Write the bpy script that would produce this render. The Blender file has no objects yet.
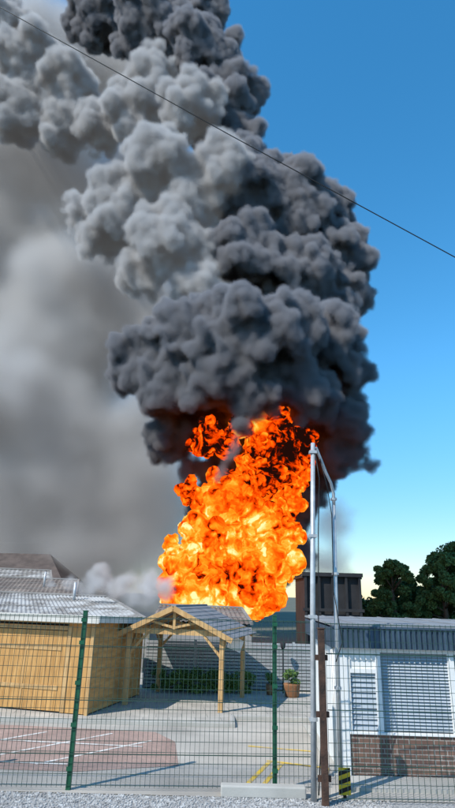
import bpy, bmesh, math, numpy as np, random
from mathutils import Matrix, Vector
random.seed(5); rng=np.random.default_rng(3)
scene=bpy.context.scene; COL=scene.collection
# ------------------------------------------------ camera / light
H=2.9; FO=560.0; PT=math.radians(18.83); RL=math.radians(1.5)
cd=bpy.data.cameras.new("Camera"); cam=bpy.data.objects.new("Camera",cd); COL.objects.link(cam)
cd.sensor_fit='VERTICAL'; cd.sensor_height=36; cd.lens=FO/808*36; cd.clip_end=5000
cam.matrix_world=Matrix.Translation((0,0,H))@Matrix.Rotation(math.pi/2+PT,4,'X')@Matrix.Rotation(RL,4,'Z')
scene.camera=cam
w=bpy.data.worlds.new("World"); scene.world=w; w.use_nodes=True
nt=w.node_tree; sky=nt.nodes.new('ShaderNodeTexSky'); sky.sky_type='NISHITA'; sky.sun_disc=False
el=math.radians(46); az=math.radians(-132)
sky.sun_elevation=el; sky.sun_rotation=az; sky.dust_density=0; sky.ozone_density=3.5
hs=nt.nodes.new('ShaderNodeHueSaturation'); hs.inputs['Hue'].default_value=.488; hs.inputs['Saturation'].default_value=1.28; hs.inputs['Value'].default_value=1.68
tcw=nt.nodes.new('ShaderNodeTexCoord'); sxw=nt.nodes.new('ShaderNodeSeparateXYZ'); nt.links.new(tcw.outputs['Generated'],sxw.inputs[0])
mrw=nt.nodes.new('ShaderNodeMapRange'); mrw.interpolation_type='SMOOTHSTEP'; mrw.inputs[1].default_value=-.02; mrw.inputs[2].default_value=.42; mrw.inputs[3].default_value=.50; mrw.inputs[4].default_value=1.0; nt.links.new(sxw.outputs[2],mrw.inputs[0])
vmw=nt.nodes.new('ShaderNodeVectorMath'); vmw.operation='SCALE'; nt.links.new(sky.outputs[0],vmw.inputs[0]); nt.links.new(mrw.outputs[0],vmw.inputs['Scale'])
nt.links.new(vmw.outputs[0],hs.inputs['Color']); nt.links.new(hs.outputs[0],nt.nodes['Background'].inputs[0]); nt.nodes['Background'].inputs[1].default_value=.15
sl=bpy.data.lights.new("Sun",'SUN'); sl.energy=5; sl.angle=.009; sl.color=(1,.95,.87)
so=bpy.data.objects.new("Sun",sl); COL.objects.link(so)
sd=Vector((math.sin(az)*math.cos(el),math.cos(az)*math.cos(el),math.sin(el)))
so.rotation_euler=sd.to_track_quat('Z','Y').to_euler()
scene.view_settings.view_transform='Standard'; scene.view_settings.look='None'; scene.view_settings.exposure=0
# ------------------------------------------------ materials
def mat(name,c1,c2=None,scale=3.0,rough=.8,detail=5,bump=0,bscale=None,metal=0,stretch=(1,1,1),spec=.3,lo=.35,hi=.65):
    m=bpy.data.materials.new(name); m.use_nodes=True; T=m.node_tree; N=T.nodes; L=T.links; b=N['Principled BSDF']
    b.inputs['Roughness'].default_value=rough; b.inputs['Metallic'].default_value=metal; b.inputs['Specular IOR Level'].default_value=spec
    c2=c2 or tuple(x*.7 for x in c1)
    tc=N.new('ShaderNodeTexCoord'); mp=N.new('ShaderNodeMapping'); mp.inputs['Scale'].default_value=stretch; L.new(tc.outputs['Object'],mp.inputs[0])
    nz=N.new('ShaderNodeTexNoise'); nz.inputs['Scale'].default_value=scale; nz.inputs['Detail'].default_value=detail; nz.inputs['Roughness'].default_value=.6
    L.new(mp.outputs[0],nz.inputs['Vector'])
    r=N.new('ShaderNodeValToRGB'); r.color_ramp.elements[0].position=lo; r.color_ramp.elements[1].position=hi
    r.color_ramp.elements[0].color=(*c2,1); r.color_ramp.elements[1].color=(*c1,1)
    L.new(nz.outputs[0],r.inputs[0]); L.new(r.outputs[0],b.inputs['Base Color'])
    if bump:
        n2=N.new('ShaderNodeTexNoise'); n2.inputs['Scale'].default_value=bscale or scale*6; n2.inputs['Detail'].default_value=4; L.new(mp.outputs[0],n2.inputs['Vector'])
        bp=N.new('ShaderNodeBump'); bp.inputs['Strength'].default_value=bump; bp.inputs['Distance'].default_value=.02; L.new(n2.outputs[0],bp.inputs['Height']); L.new(bp.outputs[0],b.inputs['Normal'])
    return m
def brickmat(name,c1,c2,mortar,scale,bw=.5,rh=.25,ms=.02,off=.5,rot=0,vert=False):
    m=bpy.data.materials.new(name); m.use_nodes=True; T=m.node_tree; N=T.nodes; L=T.links; b=N['Principled BSDF']; b.inputs['Roughness'].default_value=.9; b.inputs['Specular IOR Level'].default_value=.2
    tc=N.new('ShaderNodeTexCoord'); mp=N.new('ShaderNodeMapping'); mp.inputs['Rotation'].default_value=(math.pi/2 if vert else 0,0,rot)
    L.new(tc.outputs['Object'],mp.inputs[0]); br=N.new('ShaderNodeTexBrick'); L.new(mp.outputs[0],br.inputs['Vector'])
    br.inputs['Color1'].default_value=(*c1,1); br.inputs['Color2'].default_value=(*c2,1); br.inputs['Mortar'].default_value=(*mortar,1)
    br.inputs['Scale'].default_value=scale; br.inputs['Brick Width'].default_value=bw; br.inputs['Row Height'].default_value=rh; br.inputs['Mortar Size'].default_value=ms; br.offset=off
    nz=N.new('ShaderNodeTexNoise'); nz.inputs['Scale'].default_value=.9; nz.inputs['Detail'].default_value=8; nz.inputs['Roughness'].default_value=.7; L.new(tc.outputs['Object'],nz.inputs['Vector'])
    mr=N.new('ShaderNodeMapRange'); mr.inputs[1].default_value=.3; mr.inputs[2].default_value=.7; mr.inputs[3].default_value=.7; mr.inputs[4].default_value=1.15; L.new(nz.outputs[0],mr.inputs[0])
    vm=N.new('ShaderNodeVectorMath'); vm.operation='SCALE'; L.new(br.outputs['Color'],vm.inputs[0]); L.new(mr.outputs[0],vm.inputs['Scale']); L.new(vm.outputs[0],b.inputs['Base Color'])
    return m
M_wood=mat("golden_timber",(.60,.34,.12),(.42,.22,.07),1.5,stretch=(6,6,1),bump=.2)
M_woodH=mat("golden_timber_shiplap",(.58,.33,.12),(.40,.21,.07),1.5,stretch=(1,1,6),bump=.2)
M_woodP=mat("pergola_timber",(.56,.36,.16),(.40,.23,.09),2,stretch=(4,4,1),bump=.2)
M_cream=mat("cream_fascia",(.62,.60,.54),(.5,.48,.43),3)
M_felt=mat("roof_felt",(.16,.17,.18),(.10,.105,.11),2,bump=.4)
M_green=mat("green_fence_paint",(.015,.10,.05),(.01,.07,.035),6,rough=.45)
M_wire=mat("fence_wire",(.03,.075,.055),(.02,.05,.04),6,rough=.5)
M_rust=mat("rusted_steel",(.085,.045,.03),(.03,.02,.016),7,bump=.5)
M_galv=mat("galvanised_steel",(.55,.56,.56),(.38,.39,.40),5,rough=.45,metal=.3)
M_white=mat("white_render",(.78,.78,.75),(.64,.64,.61),2.5,lo=.3)
M_pvc=mat("white_frame",(.80,.80,.78),(.7,.7,.68),3,rough=.4)
M_shut=mat("shutter_slats",(.42,.46,.50),(.33,.38,.42),3,rough=.45)
M_shutgap=mat("shutter_recess",(.12,.14,.16),(.09,.10,.12),3)
M_fascia=mat("blue_grey_cladding",(.055,.09,.13),(.035,.06,.085),3,rough=.55)
M_roofflat=mat("flat_roof_membrane",(.27,.28,.29),(.18,.19,.20),1.2)
M_brick=brickmat("brown_brick",(.22,.13,.095),(.14,.085,.07),(.32,.30,.27),4.4,bw=.95,rh=.33,ms=.03,vert=True)
M_ground=mat("earth_ground",(.15,.14,.10),(.10,.10,.06),.15,bump=.3)
M_conc=mat("pale_concrete",(.46,.44,.40),(.35,.335,.30),.8,bump=.15,bscale=30,detail=9)
M_asph=mat("worn_concrete_yard",(.47,.43,.375),(.31,.285,.25),.55,bump=.2,bscale=40,detail=10)
M_paver=brickmat("pink_pavers",(.44,.29,.235),(.36,.245,.205),(.27,.22,.19),5,rot=.4)
M_slab=brickmat("grey_slabs",(.48,.445,.39),(.41,.38,.335),(.27,.26,.235),1.6,bw=1,rh=.7,ms=.015,rot=-.1)
M_yel=mat("yellow_paint",(.66,.43,.05),(.44,.35,.2),5,lo=.4,hi=.55)
M_wpaint=mat("white_paint",(.72,.69,.64),(.5,.42,.37),5,lo=.38,hi=.55)
M_grav=mat("gravel_bed",(.46,.45,.43),(.20,.195,.19),28,bump=1,bscale=30)
M_slat=mat("weathered_slats",(.42,.43,.43),(.30,.31,.31),2,stretch=(1,1,5))
M_dark=mat("dark_recess",(.03,.03,.032),(.02,.02,.022),3)
M_char=mat("charred_cladding",(.035,.033,.034),(.018,.018,.02),1.2)
M_corr=mat("corrugated_sheet",(.42,.42,.41),(.17,.155,.14),.9,rough=.6,detail=9,lo=.38,hi=.58)
M_corr2=mat("weathered_sheet",(.26,.22,.19),(.12,.10,.09),.8,rough=.7,detail=8)
M_tile=mat("brown_roof_tiles",(.12,.095,.085),(.075,.06,.055),1.5)
M_wallb=mat("blockwork",(.30,.28,.26),(.2,.19,.18),1)
M_terra=mat("planter_wood",(.32,.15,.07),(.2,.09,.04),4)
M_leafT=mat("tree_leaves",(.12,.19,.055),(.05,.10,.03),1.2,rough=.7)
M_leafH=mat("shrub_leaves",(.14,.23,.05),(.06,.12,.03),1.2,rough=.7)
M_bark=mat("bark",(.12,.09,.06),(.06,.045,.03),5,bump=.5)
M_black=mat("black_rubber",(.015,.015,.015),(.01,.01,.01),3,rough=.5)
M_hazy=mat("hazard_yellow",(.75,.50,.03),(.6,.4,.03),5)
# ------------------------------------------------ mesh helpers
def obj(name,me,parent=None,loc=None,rz=0):
    o=bpy.data.objects.new(name,me); COL.objects.link(o)
    if loc is not None: o.location=loc
    o.rotation_euler[2]=rz
    if parent: o.parent=parent
    return o
def empty(name,loc=(0,0,0),rz=0):
    o=bpy.data.objects.new(name,None); COL.objects.link(o); o.location=loc; o.rotation_euler[2]=rz; return o
class B:
    def __init__(s): s.v=[]; s.f=[]
    def add(s,vs,fs):
        n=len(s.v); s.v+= [tuple(x) for x in vs]; s.f+=[tuple(i+n for i in q) for q in fs]
    def box(s,x0,x1,y0,y1,z0,z1):
        s.add([(x0,y0,z0),(x1,y0,z0),(x1,y1,z0),(x0,y1,z0),(x0,y0,z1),(x1,y0,z1),(x1,y1,z1),(x0,y1,z1)],
              [(0,3,2,1),(4,5,6,7),(0,1,5,4),(1,2,6,5),(2,3,7,6),(3,0,4,7)])
    def beam(s,a,b,wd,ht,up=(0,0,1)):
        a=Vector(a); b=Vector(b); d=(b-a).normalized(); u=Vector(up)
        if abs(d.dot(u))>.98: u=Vector((0,1,0))
        sx=d.cross(u).normalized(); u=sx.cross(d).normalized()
        vs=[]
        for q in (a,b):
            for i,j in ((-1,-1),(1,-1),(1,1),(-1,1)): vs.append(q+sx*i*wd/2+u*j*ht/2)
        s.add(vs,[(0,1,2,3),(7,6,5,4),(0,4,5,1),(1,5,6,2),(2,6,7,3),(3,7,4,0)])
    def tube(s,pts,rad,n=10):
        pts=[Vector(q) for q in pts]; rs=rad if isinstance(rad,(list,tuple)) else [rad]*len(pts)
        base=len(s.v); u=None
        for k,q in enumerate(pts):
            d=(pts[min(k+1,len(pts)-1)]-pts[max(k-1,0)]).normalized()
            if u is None: u=d.orthogonal().normalized()
            u=(u-d*u.dot(d)).normalized(); v=d.cross(u)
            for i in range(n):
                a=2*math.pi*i/n; s.v.append(tuple(q+(u*math.cos(a)+v*math.sin(a))*rs[k]))
        for k in range(len(pts)-1):
            for i in range(n):
                j=(i+1)%n; s.f.append((base+k*n+i,base+k*n+j,base+(k+1)*n+j,base+(k+1)*n+i))
        s.f.append(tuple(base+i for i in range(n))[::-1]); e=base+(len(pts)-1)*n; s.f.append(tuple(e+i for i in range(n)))
    def poly(s,pts): s.add(pts,[tuple(range(len(pts)))])
    def done(s,name,m,parent=None,smooth=False,bevel=0,loc=None,rz=0):
        me=bpy.data.meshes.new(name); me.from_pydata(s.v,[],s.f); me.materials.append(m)
        if smooth:
            for q in me.polygons: q.use_smooth=True
        me.update(); o=obj(name,me,parent,loc,rz)
        if bevel:
            md=o.modifiers.new("bevel",'BEVEL'); md.width=bevel; md.segments=2; md.limit_method='ANGLE'
        return o
# ------------------------------------------------ ground
b=B(); b.poly([(-1500,-200,0),(1500,-200,0),(1500,2500,0),(-1500,2500,0)]); b.done("ground",M_ground)
b=B(); b.poly([(-30,9.95,.006),(30,9.95,.006),(30,24,.006),(-30,24,.006)]); b.done("yard_paving",M_asph)
b=B(); b.poly([(-30,-3,.005),(30,-3,.005),(30,9.92,.005),(-30,9.92,.005)]); b.done("gravel_verge",M_grav)
b=B(); b.poly([(-12,11.1,.011),(-2.4,11.0,.011),(-.7,11.5,.011),(-.9,13.2,.011),(-1.4,14.0,.011),(-4.5,14.3,.011),(-12,14.5,.011)]); b.done("brick_paving",M_paver)
b=B(); b.box(-12,.25,14.75,20.3,0,.07); b.box(.25,4.6,15.6,20.3,0,.075); b.done("terrace_pavement",M_slab,bevel=.01)
b=B(); b.box(-12,.25,14.62,14.75,0,.10); b.box(.25,.37,14.62,15.6,0,.10); b.box(.37,4.6,15.48,15.6,0,.10); b.done("kerb",M_conc,bevel=.012)
b=B(); b.box(2.0,2.3,11.0,15,0,.03); b.box(2.0,12,10.35,11.0,0,.06); b.done("concrete_apron",M_conc)
def stripe(b,a,c,wd,z):
    a=Vector((*a,0)); c=Vector((*c,0)); d=(c-a).normalized(); s=Vector((-d.y,d.x,0))*wd/2
    b.poly([(*(a-s).xy,z),(*(c-s).xy,z),(*(c+s).xy,z),(*(a+s).xy,z)])
b2=B()
for a,c in (((-5.2,12.1),(-3.7,13.75)),((-4.2,11.7),(-2.3,13.75)),((-3.2,11.35),(-1.4,13.2))): stripe(b2,a,c,.07,.016)
for a,c in (((-5.0,13.0),(-1.5,12.7)),((-6,11.5),(-2.6,11.38))): stripe(b2,a,c,.07,.020)
b2.done("painted_bay_lines",M_wpaint)
b=B()
for a,c,z in (((.35,10.2),(.95,11.9),.012),((.62,10.2),(1.2,11.9),.012),((.9,11.95),(1.9,11.6),.016),((1.75,10.6),(1.95,11.6),.012),((.6,13.0),(1.9,12.7),.012)): stripe(b,a,c,.08,z)
b.done("yellow_road_lines",M_yel)
def stones():
    bm=bmesh.new(); bmesh.ops.create_icosphere(bm,subdivisions=1,radius=1); V=np.array([v.co[:] for v in bm.verts]); F=[[q.index for q in f.verts] for f in bm.faces]; bm.free()
    b=B()
    for i in range(4500):
        x=random.uniform(-4,2.6); y=random.uniform(9.2,9.92); s=random.uniform(.008,.022)
        vs=V*np.array([s*random.uniform(.7,1.4),s*random.uniform(.7,1.4),s*.7])*(1+rng.normal(size=(len(V),1))*.12)+np.array([x,y,.01])
        b.add(vs,F)
    b.done("gravel",mat("gravel_stones",(.5,.49,.47),(.22,.21,.2),9))
stones()
b=B(); b.box(.05,1.35,9.92,10.1,0,.16); b.done("concrete_kerb_block",M_conc,bevel=.02)
# ------------------------------------------------ mesh fence
FZ=2.52
def fy(x): return 10.05+.05*(x+2.3) if x<1.5 else 9.75+.03*(x-1.5)
def fence(name,x0,x1,posts,px=.075,pz=.15):
    e=empty(name,(0,0,0)); b=B(); n=int((x1-x0)/px)
    for i in range(n+1):
        x=x0+i*px; y=fy(x+.001); b.box(x-.0028,x+.0028,y-.003,y+.003,.05,FZ)
    z=.08
    while z<FZ:
        b.beam((x0,fy(x0+.001)-.006,z),(x1,fy(x1-.001)-.006,z),.006,.0065); z+=pz
    for z in (.5,1.25,2.05,FZ-.02):
        b.beam((x0,fy(x0+.001)-.012,z),(x1,fy(x1-.001)-.012,z),.012,.012)
    b.done("wire_panel",M_wire,e)
    b=B()
    for x in posts:
        y=fy(x)+.045; b.box(x-.034,x+.034,y-.034,y+.034,0,FZ+.06); b.box(x-.04,x+.04,y-.04,y+.04,FZ+.06,FZ+.075)
    if posts: b.done("posts",M_green,e)
    b=B()
    for x in posts:
        for z in (.3,.9,1.5,2.1,2.45): b.box(x-.045,x+.045,fy(x)-.025,fy(x)-.016,z-.03,z+.03)
    if posts: b.done("clamps",M_green,e)
fence("mesh_fence",-8.7,1.5,[-8.7,-5.5,-2.3,.9])
fence("mesh_fence",1.68,8.0,[4.8,7.95],.09,.18)
e=empty("gate_pillar"); b=B(); b.box(1.545,1.645,9.62,9.72,0,2.42); b.box(1.535,1.655,9.61,9.73,2.42,2.44); b.done("post",M_rust,e,bevel=.008)
b=B()
for z in (.35,1.2,2.0): b.box(1.49,1.543,9.66,9.70,z-.04,z+.04); b.box(1.647,1.69,9.66,9.70,z-.04,z+.04)
b.done("hinges",M_rust,e)
e=empty("swan_neck_pole"); b=B(); b.tube([(1.45,9.85,0),(1.50,9.85,2.8),(1.57,9.85,5.55)],[.046,.043,.038],12); b.done("mast",M_galv,e,smooth=True)
b=B(); b.tube([(1.57,9.85,5.46),(1.63,9.87,5.47),(1.70,9.92,5.32),(1.82,10.0,5.04),(1.92,10.1,4.88),(1.975,10.15,4.7),(1.98,10.18,4.5)],.026,8)
b.done("arm",M_galv,e,smooth=True)
b=B(); b.tube([(1.93,10.2,0),(1.95,10.2,2.6),(1.98,10.19,4.72)],[.038,.036,.03],12); b.done("second_mast",M_galv,e,smooth=True)
b=B()
for z,x in ((1.1,1.47),(2.6,1.495),(3.9,1.53),(5.38,1.565)): b.box(x-.065,x+.065,9.80,9.91,z-.025,z+.025)
for z,x in ((1.5,1.94),(3.3,1.96),(4.6,1.98)): b.box(x-.05,x+.05,10.14,10.26,z-.02,z+.02)
b.done("clamps",M_galv,e)
b=B(); b.tube([(1.60,9.83,5.4),(1.66,9.8,4.9),(1.62,9.8,4.0),(1.58,9.8,2.5),(1.60,9.8,1.2),(1.52,9.8,.1)],.009,6); b.tube([(1.7,9.9,5.27),(1.82,9.95,4.8),(1.92,10.12,4.3),(1.91,10.14,3),(2.02,10.1,2.2),(1.90,10.1,1.9)],.008,6)
b.done("cables",M_black,e,smooth=True)
e=empty("hazard_marker_sign",(1.95,9.98,0)); b=B(); b.box(-.09,.09,0,.02,.06,.42); b.done("board",M_hazy,e)
b=B()
for k in range(3):
    z=.07+k*.12
    b.poly([(-.09,-.003,z),(.09,-.003,z+.06),(.09,-.003,min(z+.12,.42)),(-.09,-.003,z+.06)])
b.done("chevrons",M_black,e); b=B(); b.box(-.025,.025,.02,.05,0,.38); b.done("stake",M_rust,e)
# ------------------------------------------------ right portable building
e=empty("portable_office_building",(2.12,11.1,0),math.radians(-1.5))
L_=7.0; Dp=4.0
b=B(); b.box(.0,L_,.12,Dp,.0,2.05); b.done("walls",M_white,e)
b=B(); b.box(.17,L_,0.0,.12,.05,.66); b.done("brick_base",M_brick,e)
b=B(); b.box(-.05,.17,-.02,.12,.0,2.05)
for x in (.72,1.98,3.3,5.2): b.box(x,x+(.05 if x<1 else .12),-.012,.12,.70,2.05)
b.box(.17,L_,-.03,.12,.66,.70); b.box(.17,L_,-.01,.12,1.98,2.05)
b.done("frames",M_pvc,e,bevel=.006)
b=B(); b.box(.17,L_,.085,.118,.70,1.98); b.done("recess",M_shutgap,e)
b=B()
z=.72
while z<1.97:
    b.add([(.77,.03,z),(1.98,.03,z),(1.98,.07,z+.045),(.77,.07,z+.045)],[(0,1,2,3)])
    b.add([(2.10,.03,z),(L_,.03,z),(L_,.07,z+.045),(2.10,.07,z+.045)],[(0,1,2,3)])
    z+=.052
z=.72
while z<1.62: b.add([(.22,.03,z),(.67,.03,z),(.67,.06,z+.07),(.22,.06,z+.07)],[(0,1,2,3)]); z+=.085
b.done("roller_shutters",M_shut,e)
b=B(); b.box(.17,.22,.0,.09,.7,1.98); b.box(.67,.72,0,.09,.7,1.98); b.box(.22,.67,0,.09,1.63,1.70); b.box(.22,.67,0.01,.09,1.85,1.98); b.box(.22,.67,.03,.09,1.70,1.85); b.done("side_window",M_pvc,e)
b=B(); x=-.08
while x<L_+.1:
    b.box(x,x+.055,-.13,-.10,2.05,2.385); x+=.095
b.box(-.1,L_+.1,-.10,.14,2.05,2.38)
b.box(-.1,L_+.1,-.15,.14,2.387,2.42)
y=-.05
while y<Dp: b.box(-.13,-.10,y,y+.055,2.05,2.385); y+=.095
b.box(-.10,0,.14,Dp+.1,2.05,2.38)
b.done("cladding_fascia",M_fascia,e)
b=B(); b.box(-.12,L_+.1,-.08,Dp+.12,2.421,2.46)
for k in range(10): b.box(.3+k*.7,.34+k*.7,-.05,Dp+.1,2.46,2.475)
b.done("flat_roof",M_roofflat,e)
b=B(); b.tube([(-.06,.2,0),(-.06,.2,2.05)],.035,8); b.done("downpipe",M_pvc,e,smooth=True)
# ------------------------------------------------ timber shed
e=empty("timber_garage",(-3.2,15.2,0.07),math.radians(-15))
W=6.5; D2=3.15
b=B(); b.box(-W,-.03,.03,D2-.03,0,2.06); b.done("core",M_dark,e)
b=B(); x=-W
while x<-.02:
    if not(-3.05<x<-.75): b.box(x,x+.118,0,.03,0.02,2.08)
    x+=.123
x=-2.98
while x<-.80: b.box(x,x+.098,-.012,.03,.04,1.86); x+=.103
b.done("front_boards",M_wood,e)
b=B(); b.box(-3.1,-.62,-.02,.0,1.88,1.98); b.box(-.72,-.62,-.02,0,.02,1.88); b.box(-3.1,-3.0,-.02,0,.02,1.88); b.box(-1.87,-1.84,-.026,-.012,.05,1.86)
b.box(-.06,.02,-.03,.04,0,2.1); b.box(-.04,.03,D2-.07,D2,0,2.1); b.box(-2.9,-.85,-.03,-.012,.5,.6); b.box(-2.9,-.85,-.03,-.012,1.4,1.5); b.done("door_frame",M_woodP,e)
b=B(); z=.03
while z<2.02: b.add([(0.012,.04,z),(0.012,D2-.07,z),(-.012,D2-.07,z+.13),(-.012,.04,z+.13)],[(0,1,2,3)]); b.add([(0.012,.04,z),(-.02,.04,z),(-.02,D2-.07,z),(.012,D2-.07,z)],[(0,1,2,3)]); z+=.132
b.done("side_boards",M_woodH,e)
b=B(); b.add([(-W,-.25,2.20),(.22,-.25,2.20),(.22,D2+.2,2.04),(-W,D2+.2,2.04),(-W,-.25,2.24),(.22,-.25,2.24),(.22,D2+.2,2.08),(-W,D2+.2,2.08)],[(0,3,2,1),(4,5,6,7),(0,1,5,4),(1,2,6,5),(2,3,7,6),(3,0,4,7)])
b.done("roof",M_felt,e)
b=B(); b.box(-W,.24,-.29,-.25,2.08,2.26); b.beam((.24,-.28,2.18),(.24,D2+.22,2.02),.035,.16); b.done("fascia",M_cream,e)
b=B(); b.box(-W,-.02,-.25,0,2.05,2.19); b.done("soffit",M_woodP,e)
# ------------------------------------------------ gazebo
e=empty("timber_gazebo",(-1.25,16.37,.07),math.radians(-15.5))
hw=1.32; dp=2.35; eh=1.80
b=B()
for x in (-hw,hw):
    for y in (0,dp): b.box(x-.055,x+.055,y-.055,y+.055,0,eh)
for x in (-hw,hw):
    b.box(x-.045,x+.045,-.25,dp+.25,eh,eh+.13)
    for y,s in ((0,1),(dp,-1)): b.beam((x,y,eh-.5),(x,y+s*.48,eh),.06,.06,up=(1,0,0))
for y in (0,dp):
    b.box(-hw+.055,hw-.055,y-.04,y+.04,eh-.02,eh+.12)
    for s in (-1,1): b.beam((s*hw,y,eh-.55),(s*(hw-.52),y,eh),.06,.06,up=(0,1,0))
sl_=.74/1.62; ap=eh+.72
for y in (-.12,dp*.5,dp+.12):
    for s in (-1,1): b.beam((0,y,ap-.09),(s*1.6,y,ap-.09-1.6*sl_),.05,.10,up=(0,0,1))
    b.box(-.04,.04,y-.03,y+.03,eh+.12,ap-.1)
    for s in (-1,1): b.beam((0,y,eh+.16),(s*.62,y,ap-.42),.05,.06)
b.done("frame",M_woodP,e)
b=B()
for s in (-1,1):
    n=9
    for k in range(n):
        a0=k/n*1.66; a1=(k+1)/n*1.66+.02
        z0=ap-a0*sl_+.005; z1=ap-a1*sl_+.022
        q=[(s*a0,-.24,z0),(s*a1,-.24,z1),(s*a1,dp+.3,z1),(s*a0,dp+.3,z0)]; q2=[(x,y,z-.02) for x,y,z in q]
        b.add(q+q2,[(0,1,2,3),(4,7,6,5),(0,4,5,1),(1,5,6,2),(2,6,7,3),(3,7,4,0)])
b.box(-.07,.07,-.25,dp+.31,ap-.02,ap+.02)
b.done("roof_shingles",mat("grey_shingles",(.25,.26,.27),(.17,.175,.185),2.5,bump=.5,detail=8),e)
b=B()
for s in (-1,1): b.beam((0,-.27,ap-.06),(s*1.66,-.27,ap-.06-1.66*sl_),.03,.13,up=(0,0,1))
b.done("barge_boards",M_woodP,e)
b=B(); b.box(-.28,.12,.0,.02,eh-.38,eh-.05); e2=b.done("hanging_sign",M_pvc,e); e2.location=(.9,1.2,0); e2.rotation_euler=(0,.35,0.2)
e=empty("slatted_screen_fence",(-2.4,19.45,.07),math.radians(1.5)); b=B(); z=.05
while z<1.40: b.box(0,6.4,0,.02,z,z+.075); z+=.098
b.done("slats",M_slat,e); b=B()
for k in range(5): b.box(k*1.58-.04,k*1.58+.04,.022,.09,0,1.45)
b.done("posts",M_slat,e); b=B(); b.box(-.02,6.4,.12,.14,0,1.3); b.done("backing",M_dark,e)
# ------------------------------------------------ foliage
def leaves(name,clumps,per,ls,m,parent=None):
    n=len(clumps)*per; C=np.repeat(np.array([c[:3] for c in clumps]),per,0); R=np.repeat(np.array([c[3] for c in clumps]),per)
    d=rng.normal(size=(n,3)); d/=np.linalg.norm(d,axis=1)[:,None]; c=C+d*(R*rng.uniform(.25,1,n)**.6)[:,None]*np.array([1,1,.8])
    a=rng.normal(size=(n,3)); a/=np.linalg.norm(a,axis=1)[:,None]; bb=np.cross(a,rng.normal(size=(n,3))); bb/=np.linalg.norm(bb,axis=1)[:,None]
    s=rng.uniform(.6,1.3,n)[:,None]*ls
    vs=np.stack([c-a*s,c+bb*s*.5,c+a*s,c-bb*s*.5],1).reshape(-1,3)
    me=bpy.data.meshes.new(name); me.from_pydata(vs.tolist(),[],np.arange(n*4).reshape(-1,4).tolist()); me.materials.append(m); me.update(); return obj(name,me,parent)
def tree(x,y,ht,rad,seed,n=110):
    rs=random.Random(seed); e=empty("broadleaf_tree",(x,y,0)); b=B(); b.tube([(0,0,0),(.05,0,ht*.25),(-.05,.05,ht*.5),(0,0,ht*.85)],[.28,.2,.14,.04],8)
    cl=[]
    for k in range(n):
        t=rs.random(); z=ht*(.10+.84*t); prof=math.sin(math.pi*(.16+.80*t))**.55
        rr=rad*prof*math.sqrt(rs.uniform(.15,1.1)); a=rs.uniform(0,6.28)
        c=(rr*math.cos(a),rr*math.sin(a),z,rs.uniform(.22,.42)*rad*.6); cl.append(c)
        if k%8==0: b.tube([(0,0,z*.75),(c[0]*.5,c[1]*.5,z*.9),(c[0],c[1],z)],[.09,.05,.02],5)
    b.done("trunk",M_bark,e,smooth=True); leaves("crown",cl,300,.13,M_leafT,e)
tree(14.5,50,6.3,2.0,1,90); tree(18.4,49,7.0,2.1,2,100); tree(21.6,51,8.3,3.2,3,150); tree(16.6,55,5.0,2.4,4,90); tree(12.4,57,4.0,1.6,6,60)
cl=[(random.uniform(10,34),54+random.uniform(-1,1),random.uniform(.5,3.2),random.uniform(.6,1.1)) for _ in range(170)]
leaves("hedgerow",cl,120,.18,M_leafT)
cl=[(x,18.95+random.uniform(-.15,.25),.15+random.uniform(0,.5),random.uniform(.12,.24)) for x in np.linspace(-2.0,.95,60)]
leaves("shrub_border",cl,100,.045,M_leafH)
e=empty("potted_plant",(2.15,18.6,.075)); b=B(); b.tube([(0,0,0),(0,0,.04),(0,0,.32),(0,0,.36)],[.19,.21,.25,.25],14); b.done("planter",M_terra,e,smooth=True)
leaves("foliage",[(random.uniform(-.16,.16),random.uniform(-.16,.16),.4+random.uniform(0,.25),.13) for _ in range(9)],70,.05,M_leafH,e)
e=empty("potted_plant",(1.55,18.9,.075)); b=B(); b.tube([(0,0,0),(0,0,.28)],[.13,.17],12); b.done("planter",M_terra,e,smooth=True)
leaves("foliage",[(random.uniform(-.1,.1),random.uniform(-.1,.1),.32+random.uniform(0,.3),.1) for _ in range(7)],60,.04,M_leafH,e)
e=empty("garden_lamp_post",(1.95,19.2,.07)); b=B(); b.tube([(0,0,0),(0,0,1.25)],.02,8); b.tube([(0,0,1.25),(0,0,1.3),(0,0,1.42),(0,0,1.48)],[.03,.07,.09,.02],8); b.done("post",M_dark,e,smooth=True)
# ------------------------------------------------ background buildings
def shed_roof(name,corners,mt,pitch_n=40,wall=M_wallb):
    e=empty(name); fl,fr,br,bl=[Vector(c) for c in corners]; b=B(); n=pitch_n*2
    for k in range(n):
        t0=k/n; t1=(k+1)/n; o0=.04 if k%2 else 0; o1=.04 if (k+1)%2 else 0
        b.poly([fl.lerp(fr,t0)+Vector((0,0,o0)),fl.lerp(fr,t1)+Vector((0,0,o1)),bl.lerp(br,t1)+Vector((0,0,o1)),bl.lerp(br,t0)+Vector((0,0,o0))])
    b.done("roof_sheets",mt,e)
    b=B(); c=[q+Vector((0,0,-.12)) for q in (fl,fr,br,bl)]; g=[Vector((q.x,q.y,0)) for q in c]
    b.add(c+g,[(0,1,2,3),(0,4,5,1),(1,5,6,2),(2,6,7,3),(3,7,4,0)]); b.done("walls",wall,e)
    b=B()
    b.beam(bl+Vector((0,0,.06)),br+Vector((0,0,.06)),.25,.07); b.beam(fr+Vector((0,0,.04)),br+Vector((0,0,.04)),.12,.1)
    for t in (.35,.68): b.beam(fl.lerp(bl,t)+Vector((0,0,.05)),fr.lerp(br,t)+Vector((0,0,.05)),.05,.02)
    b.done("ridge_flashing",M_wallb,e); return e
shed_roof("corrugated_shed",[(-12,25,1.95),(-3.0,23.6,1.9),(-5.6,29,2.65),(-13.5,30.5,2.75)],M_corr,pitch_n=44)
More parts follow.
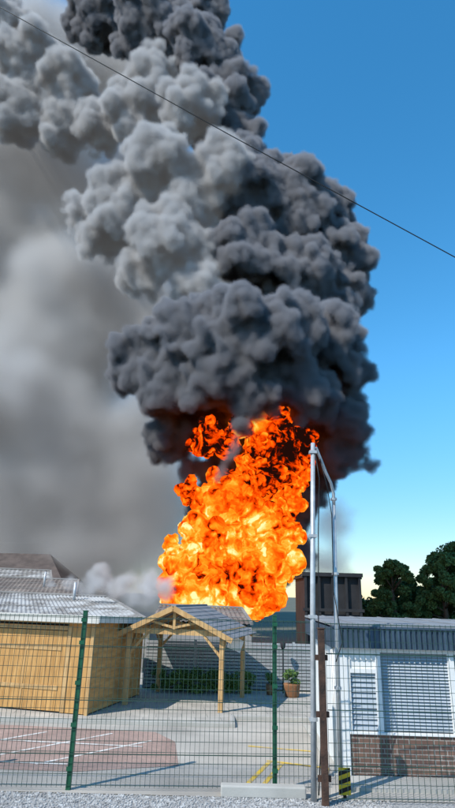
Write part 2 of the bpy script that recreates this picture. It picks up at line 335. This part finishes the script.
shed_roof("low_workshop",[(-2.9,24.5,1.85),(1.2,24,1.8),(.9,28,2.3),(-3.0,28.5,2.35)],M_corr2,pitch_n=20)
shed_roof("workshop_building",[(-16,31.5,2.7),(-7.6,30.5,2.6),(-8.6,35,3.5),(-17,36.5,3.6)],M_corr2,pitch_n=34)
shed_roof("blue_trim_workshop",[(-20,37,3.3),(-10.5,36.2,3.25),(-11.8,40,4.15),(-21,41,4.3)],M_corr,pitch_n=30)
e=empty("tiled_roof_house"); b=B(); b.add([(-30,44,3.6),(-12.0,44,3.6),(-14.2,47.5,5.7),(-30,47.5,5.7),(-30,51,3.6),(-12.0,51,3.6)],[(0,1,2,3),(3,2,5,4),(1,5,2)]); b.done("roof",M_tile,e)
b=B(); b.box(-30,-12.3,44.4,50.6,0,3.6); b.done("walls",M_wallb,e)
b=B(); b.tube([(-7.0,28,2.3),(-7.0,28,3.3)],.07,8); b.tube([(-10,33,3),(-10,33,3.9)],.06,8); b.done("flues",M_galv,empty("roof_vents"),smooth=True)
e=empty("burnt_warehouse",(4.45,32,0)); b=B(); b.box(0,3.1,.2,4,0,3.9); b.done("walls",M_char,e)
b=B()
for k in range(5): b.box(k*.74,k*.74+.13,0,.2,0,4.0)
b.box(-.1,3.2,-.05,.2,4.0,4.2); b.box(-.1,3.2,-.03,0,2.2,2.35); b.done("steel_frame",M_char,e)
b=B(); b.box(-.1,3.2,.2,4.1,3.9,4.0); b.done("roof",M_char,e)
b=B(); b.tube([(-14.5,14,26.05),(-7.9,14,21.75),(-.1,14,16.62),(6.55,14,12.35),(17,14,5.9)],.016,6); b.done("overhead_cable",M_black,smooth=True)
# ------------------------------------------------ smoke & fire
def at(u,v,D):
    dx=u-227.5; dw=v-404; x=dx*math.cos(RL)+dw*math.sin(RL); q=-dx*math.sin(RL)+dw*math.cos(RL)
    Y=FO*math.cos(PT)+math.sin(PT)*q; Z=FO*math.sin(PT)-math.cos(PT)*q
    return (x/Y*D,D,H+Z/Y*D)
def ico(sub):
    bm=bmesh.new(); bmesh.ops.create_icosphere(bm,subdivisions=sub,radius=1)
    V=np.array([v.co[:] for v in bm.verts]); F=np.array([[q.index for q in fc.verts] for fc in bm.faces]); bm.free(); return V,F
def spheres_mesh(name,S,sub=2):
    V,F=ico(sub); n=len(S); S=np.array(S)
    vs=(V[None]*S[:,None,3:4]+S[:,None,:3]).reshape(-1,3); fs=(F[None]+(np.arange(n)*len(V))[:,None,None]).reshape(-1,3)
    me=bpy.data.meshes.new(name); me.vertices.add(len(vs)); me.vertices.foreach_set('co',vs.ravel())
    me.loops.add(fs.size); me.loops.foreach_set('vertex_index',fs.ravel().astype(np.int32))
    me.polygons.add(len(fs)); me.polygons.foreach_set('loop_start',np.arange(0,fs.size,3,dtype=np.int32)); me.update(calc_edges=True)
    o=bpy.data.objects.new(name,me); COL.objects.link(o); return o
def puff(L,n=26,lo=.22,hi=.42):
    out=[]
    for (u,v,D,rp) in L:
        c=np.array(at(u,v,D)); R=rp*D/560*1.05
        out.append([*c,R*.92])
        for i in range(n):
            q=rng.normal(size=3); q/=np.linalg.norm(q); rr=R*rng.uniform(lo,hi); out.append([*(c+q*(R-rr*.35)),rr])
    return out
def billow(o,vox,terms,mt,tovol=None):
    m=o.modifiers.new("Remesh",'REMESH'); m.mode='VOXEL'; m.voxel_size=vox; m.use_smooth_shade=True
    g=bpy.data.node_groups.new("billow",'GeometryNodeTree')
    g.interface.new_socket("Geometry",in_out='INPUT',socket_type='NodeSocketGeometry'); g.interface.new_socket("Geometry",in_out='OUTPUT',socket_type='NodeSocketGeometry')
    N=g.nodes; L=g.links; gi=N.new('NodeGroupInput'); go=N.new('NodeGroupOutput'); cur=gi.outputs[0]
    for (sc,amp,warp) in terms:
        pos=N.new('GeometryNodeInputPosition'); nz=N.new('ShaderNodeTexNoise'); nz.inputs['Scale'].default_value=sc*.6; nz.inputs['Detail'].default_value=2; L.new(pos.outputs[0],nz.inputs['Vector'])
        mul=N.new('ShaderNodeVectorMath'); mul.operation='MULTIPLY_ADD'; mul.inputs[1].default_value=(warp,)*3; L.new(nz.outputs['Color'],mul.inputs[0]); L.new(pos.outputs[0],mul.inputs[2])
        vo=N.new('ShaderNodeTexVoronoi'); vo.inputs['Scale'].default_value=sc; L.new(mul.outputs[0],vo.inputs['Vector']); src=vo.outputs['Distance']
        sq=N.new('ShaderNodeMath'); sq.operation='POWER'; L.new(src,sq.inputs[0]); sq.inputs[1].default_value=2
        m2=N.new('ShaderNodeMath'); m2.operation='MULTIPLY_ADD'; m2.inputs[1].default_value=-2*amp; m2.inputs[2].default_value=amp*.6; L.new(sq.outputs[0],m2.inputs[0])
        nn=N.new('GeometryNodeInputNormal'); vm=N.new('ShaderNodeVectorMath'); vm.operation='SCALE'; L.new(nn.outputs[0],vm.inputs[0]); L.new(m2.outputs[0],vm.inputs['Scale'])
        sp=N.new('GeometryNodeSetPosition'); L.new(cur,sp.inputs['Geometry']); L.new(vm.outputs[0],sp.inputs['Offset']); cur=sp.outputs[0]
    if tovol:
        mv=N.new('GeometryNodeMeshToVolume'); mv.resolution_mode='VOXEL_SIZE'; L.new(cur,mv.inputs['Mesh'])
        mv.inputs['Density'].default_value=tovol[0]; mv.inputs['Voxel Size'].default_value=tovol[1]; mv.inputs['Interior Band Width'].default_value=tovol[2]; cur=mv.outputs[0]
    sm=N.new('GeometryNodeSetMaterial'); sm.inputs['Material'].default_value=mt; L.new(cur,sm.inputs[0]); L.new(sm.outputs[0],go.inputs[0])
    mm=o.modifiers.new("billow",'NODES'); mm.node_group=g
def volmat(name,cdark,clight,zr=None,step=1.0,ms=0):
    # ms: self-emission added to brighten pale smoke (stands for the higher scattering orders)
    m=bpy.data.materials.new(name); m.use_nodes=True; T=m.node_tree; n=T.nodes; L=T.links; n.clear(); out=n.new('ShaderNodeOutputMaterial'); v=n.new('ShaderNodeVolumePrincipled'); v.inputs['Density'].default_value=1
    L.new(v.outputs[0],out.inputs['Volume']); v.inputs['Color'].default_value=(*clight,1)
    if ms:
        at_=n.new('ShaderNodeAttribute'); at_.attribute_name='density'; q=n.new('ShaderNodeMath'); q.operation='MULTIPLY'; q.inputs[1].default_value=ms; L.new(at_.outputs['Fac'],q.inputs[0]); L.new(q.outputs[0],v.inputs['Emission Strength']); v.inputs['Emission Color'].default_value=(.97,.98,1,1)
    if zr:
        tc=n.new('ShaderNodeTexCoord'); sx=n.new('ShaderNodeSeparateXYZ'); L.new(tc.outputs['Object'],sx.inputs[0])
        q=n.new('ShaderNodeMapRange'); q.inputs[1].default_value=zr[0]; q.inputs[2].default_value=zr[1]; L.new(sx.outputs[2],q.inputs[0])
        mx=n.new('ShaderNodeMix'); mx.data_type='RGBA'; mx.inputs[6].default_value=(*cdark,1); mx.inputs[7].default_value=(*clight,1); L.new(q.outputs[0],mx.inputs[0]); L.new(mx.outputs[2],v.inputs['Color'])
    m.cycles.volume_step_rate=step
    return m
DARK=[(150,362,38,38),(190,340,36,43),(235,335,34,46),(280,335,35,44),(325,345,38,38),(345,375,39,26),(135,375,40,24),(170,385,37,30),(215,385,35,32),(260,388,35,31),(305,395,36,30),(240,360,40,60),(300,360,41,50),
(342,425,40,28),(355,450,40,17),(330,440,41,24),(365,460,40,11),(335,462,40,12),(250,400,36,18),(290,405,38,18),
(175,440,41,25),(188,420,40,24),(165,455,42,16),(250,440,44,50),(310,460,44,30),(240,520,45,45),(193,468,41,16),(240,432,34.5,10),(232,455,34.5,10),(222,474,35,9),(300,510,44,20),(292,560,44,22),
(300,290,42,54),(335,255,43,38),(345,290,43,30),(290,220,43,56),(325,215,44,30),(250,260,40,46),(250,200,42,58),(290,185,43,30),(232,140,43,38),(220,100,43,42),(240,90,43,28),(200,50,42,42),(150,30,44,50),(205,10,44,30),(100,15,46,42),(225,60,43,30)]
LIGHT=[(120,210,40,42),(160,170,39,46),(190,110,40,40),(140,110,42,42),(100,240,42,27),(170,240,38,42),(200,285,38,33),(150,270,40,30),(80,215,42,22),(215,170,38,38),(150,70,41,30),(195,215,40,40),
(30,60,44,40),(70,85,44,36),(15,110,45,40),(60,130,45,30),(100,130,44,30),(5,30,46,40)]
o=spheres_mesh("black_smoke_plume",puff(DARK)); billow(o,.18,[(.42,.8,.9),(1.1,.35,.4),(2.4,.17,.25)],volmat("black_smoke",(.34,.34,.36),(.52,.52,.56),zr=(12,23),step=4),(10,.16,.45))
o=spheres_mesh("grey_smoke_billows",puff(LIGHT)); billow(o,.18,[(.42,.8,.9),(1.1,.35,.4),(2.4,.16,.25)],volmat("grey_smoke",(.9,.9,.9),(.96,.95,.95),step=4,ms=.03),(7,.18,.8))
HZ=[(60,330,56,100),(50,430,56,100),(110,520,55,75),(20,540,56,85),(150,430,54,50),(150,560,53,50),(40,160,57,90),(-60,60,58,110),(-60,250,58,130),(-60,450,58,130),(120,220,57,80),(160,330,56,60),(130,60,60,90),(110,600,54,42),(30,600,56,50),(-80,600,56,90),(185,500,54,40),(190,400,56,50),(40,60,58,80),(180,575,52,30),(70,260,56,70),(165,606,51,26),(195,606,52,26),(175,285,53,45)]
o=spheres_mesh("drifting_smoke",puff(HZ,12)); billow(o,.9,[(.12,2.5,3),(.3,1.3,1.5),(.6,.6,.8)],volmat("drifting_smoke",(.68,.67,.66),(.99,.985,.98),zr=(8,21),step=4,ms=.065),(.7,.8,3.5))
WS=[(95,592,27,10),(112,588,27,9),(130,595,27,11),(150,598,27,10),(160,590,30,10),(75,584,30,8),(125,582,32,13),(50,580,33,6),(145,584,31,11),(100,575,34,10)]
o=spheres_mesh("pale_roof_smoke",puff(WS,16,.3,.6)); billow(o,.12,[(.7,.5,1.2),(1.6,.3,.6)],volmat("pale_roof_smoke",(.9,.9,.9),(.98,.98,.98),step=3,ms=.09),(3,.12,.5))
WS=[(305,560,46,24),(338,570,47,20),(335,520,47,20)]
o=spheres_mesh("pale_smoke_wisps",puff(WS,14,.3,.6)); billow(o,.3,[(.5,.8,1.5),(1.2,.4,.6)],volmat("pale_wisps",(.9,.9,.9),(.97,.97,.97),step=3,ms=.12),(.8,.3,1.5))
FI=[(232,560,38,43),(198,560,37,26),(264,545,37,29),(237,510,37,38),(213,535,36,26),(180,582,37,18),(172,592,37,14),(208,590,36,25),(250,590,36,25),(272,570,37,20),(263,500,38,25),(280,510,38,13),(211,430,37.5,14),(222,440,37.5,14),(203,445,38,10),(236,425,38,12),(270,445,37,30),(297,452,37,19),(262,475,36,24),(222,495,37,18),(190,490,37,9),(173,548,38,8),(284,490,38,18)]
fm=bpy.data.materials.new("fire"); fm.use_nodes=True; T=fm.node_tree; n=T.nodes; L=T.links; n.clear(); out=n.new('ShaderNodeOutputMaterial'); e=n.new('ShaderNodeEmission'); L.new(e.outputs[0],out.inputs[0])
tc=n.new('ShaderNodeTexCoord'); w1=n.new('ShaderNodeTexNoise'); w1.inputs['Scale'].default_value=.4; w1.inputs['Detail'].default_value=4; L.new(tc.outputs['Object'],w1.inputs['Vector'])
ma=n.new('ShaderNodeVectorMath'); ma.operation='MULTIPLY_ADD'; ma.inputs[1].default_value=(3.4,3.4,2.2); L.new(w1.outputs['Color'],ma.inputs[0]); L.new(tc.outputs['Object'],ma.inputs[2])
vo=n.new('ShaderNodeTexVoronoi'); vo.feature='DISTANCE_TO_EDGE'; vo.inputs['Scale'].default_value=.75; L.new(ma.outputs[0],vo.inputs['Vector'])
vr=n.new('ShaderNodeMapRange'); vr.inputs[1].default_value=0; vr.inputs[2].default_value=.2; vr.interpolation_type='SMOOTHSTEP'; L.new(vo.outputs['Distance'],vr.inputs[0])
n2=n.new('ShaderNodeTexNoise'); n2.inputs['Scale'].default_value=.95; n2.inputs['Detail'].default_value=6; n2.inputs['Roughness'].default_value=.54; n2.inputs['Distortion'].default_value=1.4; L.new(ma.outputs[0],n2.inputs['Vector'])
n3=n.new('ShaderNodeTexNoise'); n3.inputs['Scale'].default_value=.3; n3.inputs['Detail'].default_value=3; L.new(tc.outputs['Object'],n3.inputs['Vector'])
sx=n.new('ShaderNodeSeparateXYZ'); L.new(tc.outputs['Object'],sx.inputs[0]); zr=n.new('ShaderNodeMapRange'); zr.inputs[1].default_value=7.5; zr.inputs[2].default_value=10.5; zr.inputs[3].default_value=.14; zr.inputs[4].default_value=-.17; L.new(sx.outputs[2],zr.inputs[0])
def mth(op,a,bv,c=None):
    q=n.new('ShaderNodeMath'); q.operation=op
    for i,s in enumerate((a,bv,c)):
        if s is None: continue
        if isinstance(s,(int,float)): q.inputs[i].default_value=s
        else: L.new(s,q.inputs[i])
    return q.outputs[0]
t=mth('MULTIPLY_ADD',n2.outputs[0],1.6,-.53); t=mth('MULTIPLY_ADD',vr.outputs[0],.24,t); t=mth('MULTIPLY_ADD',n3.outputs[0],1.5,t); t=mth('ADD',t,-.67); t=mth('ADD',t,zr.outputs[0])
rp=n.new('ShaderNodeValToRGB'); L.new(t,rp.inputs[0]); L.new(rp.outputs[0],e.inputs[0]); cr=rp.color_ramp
cr.elements[0].position=.1; cr.elements[0].color=(.012,.003,.002,1); cr.elements[1].position=1.0; cr.elements[1].color=(1,.85,.38,1)
for ps,c in ((.18,(.16,.008,0)),(.28,(.75,.04,0)),(.48,(1,.13,.003)),(.68,(1,.28,.01)),(.86,(1,.52,.06))):
    x=cr.elements.new(ps); x.color=(*c,1)
e.inputs['Strength'].default_value=1.2
o=spheres_mesh("fire",puff(FI)); billow(o,.13,[(.5,.8,1.2),(1.2,.35,.6),(2.6,.13,.3)],fm)
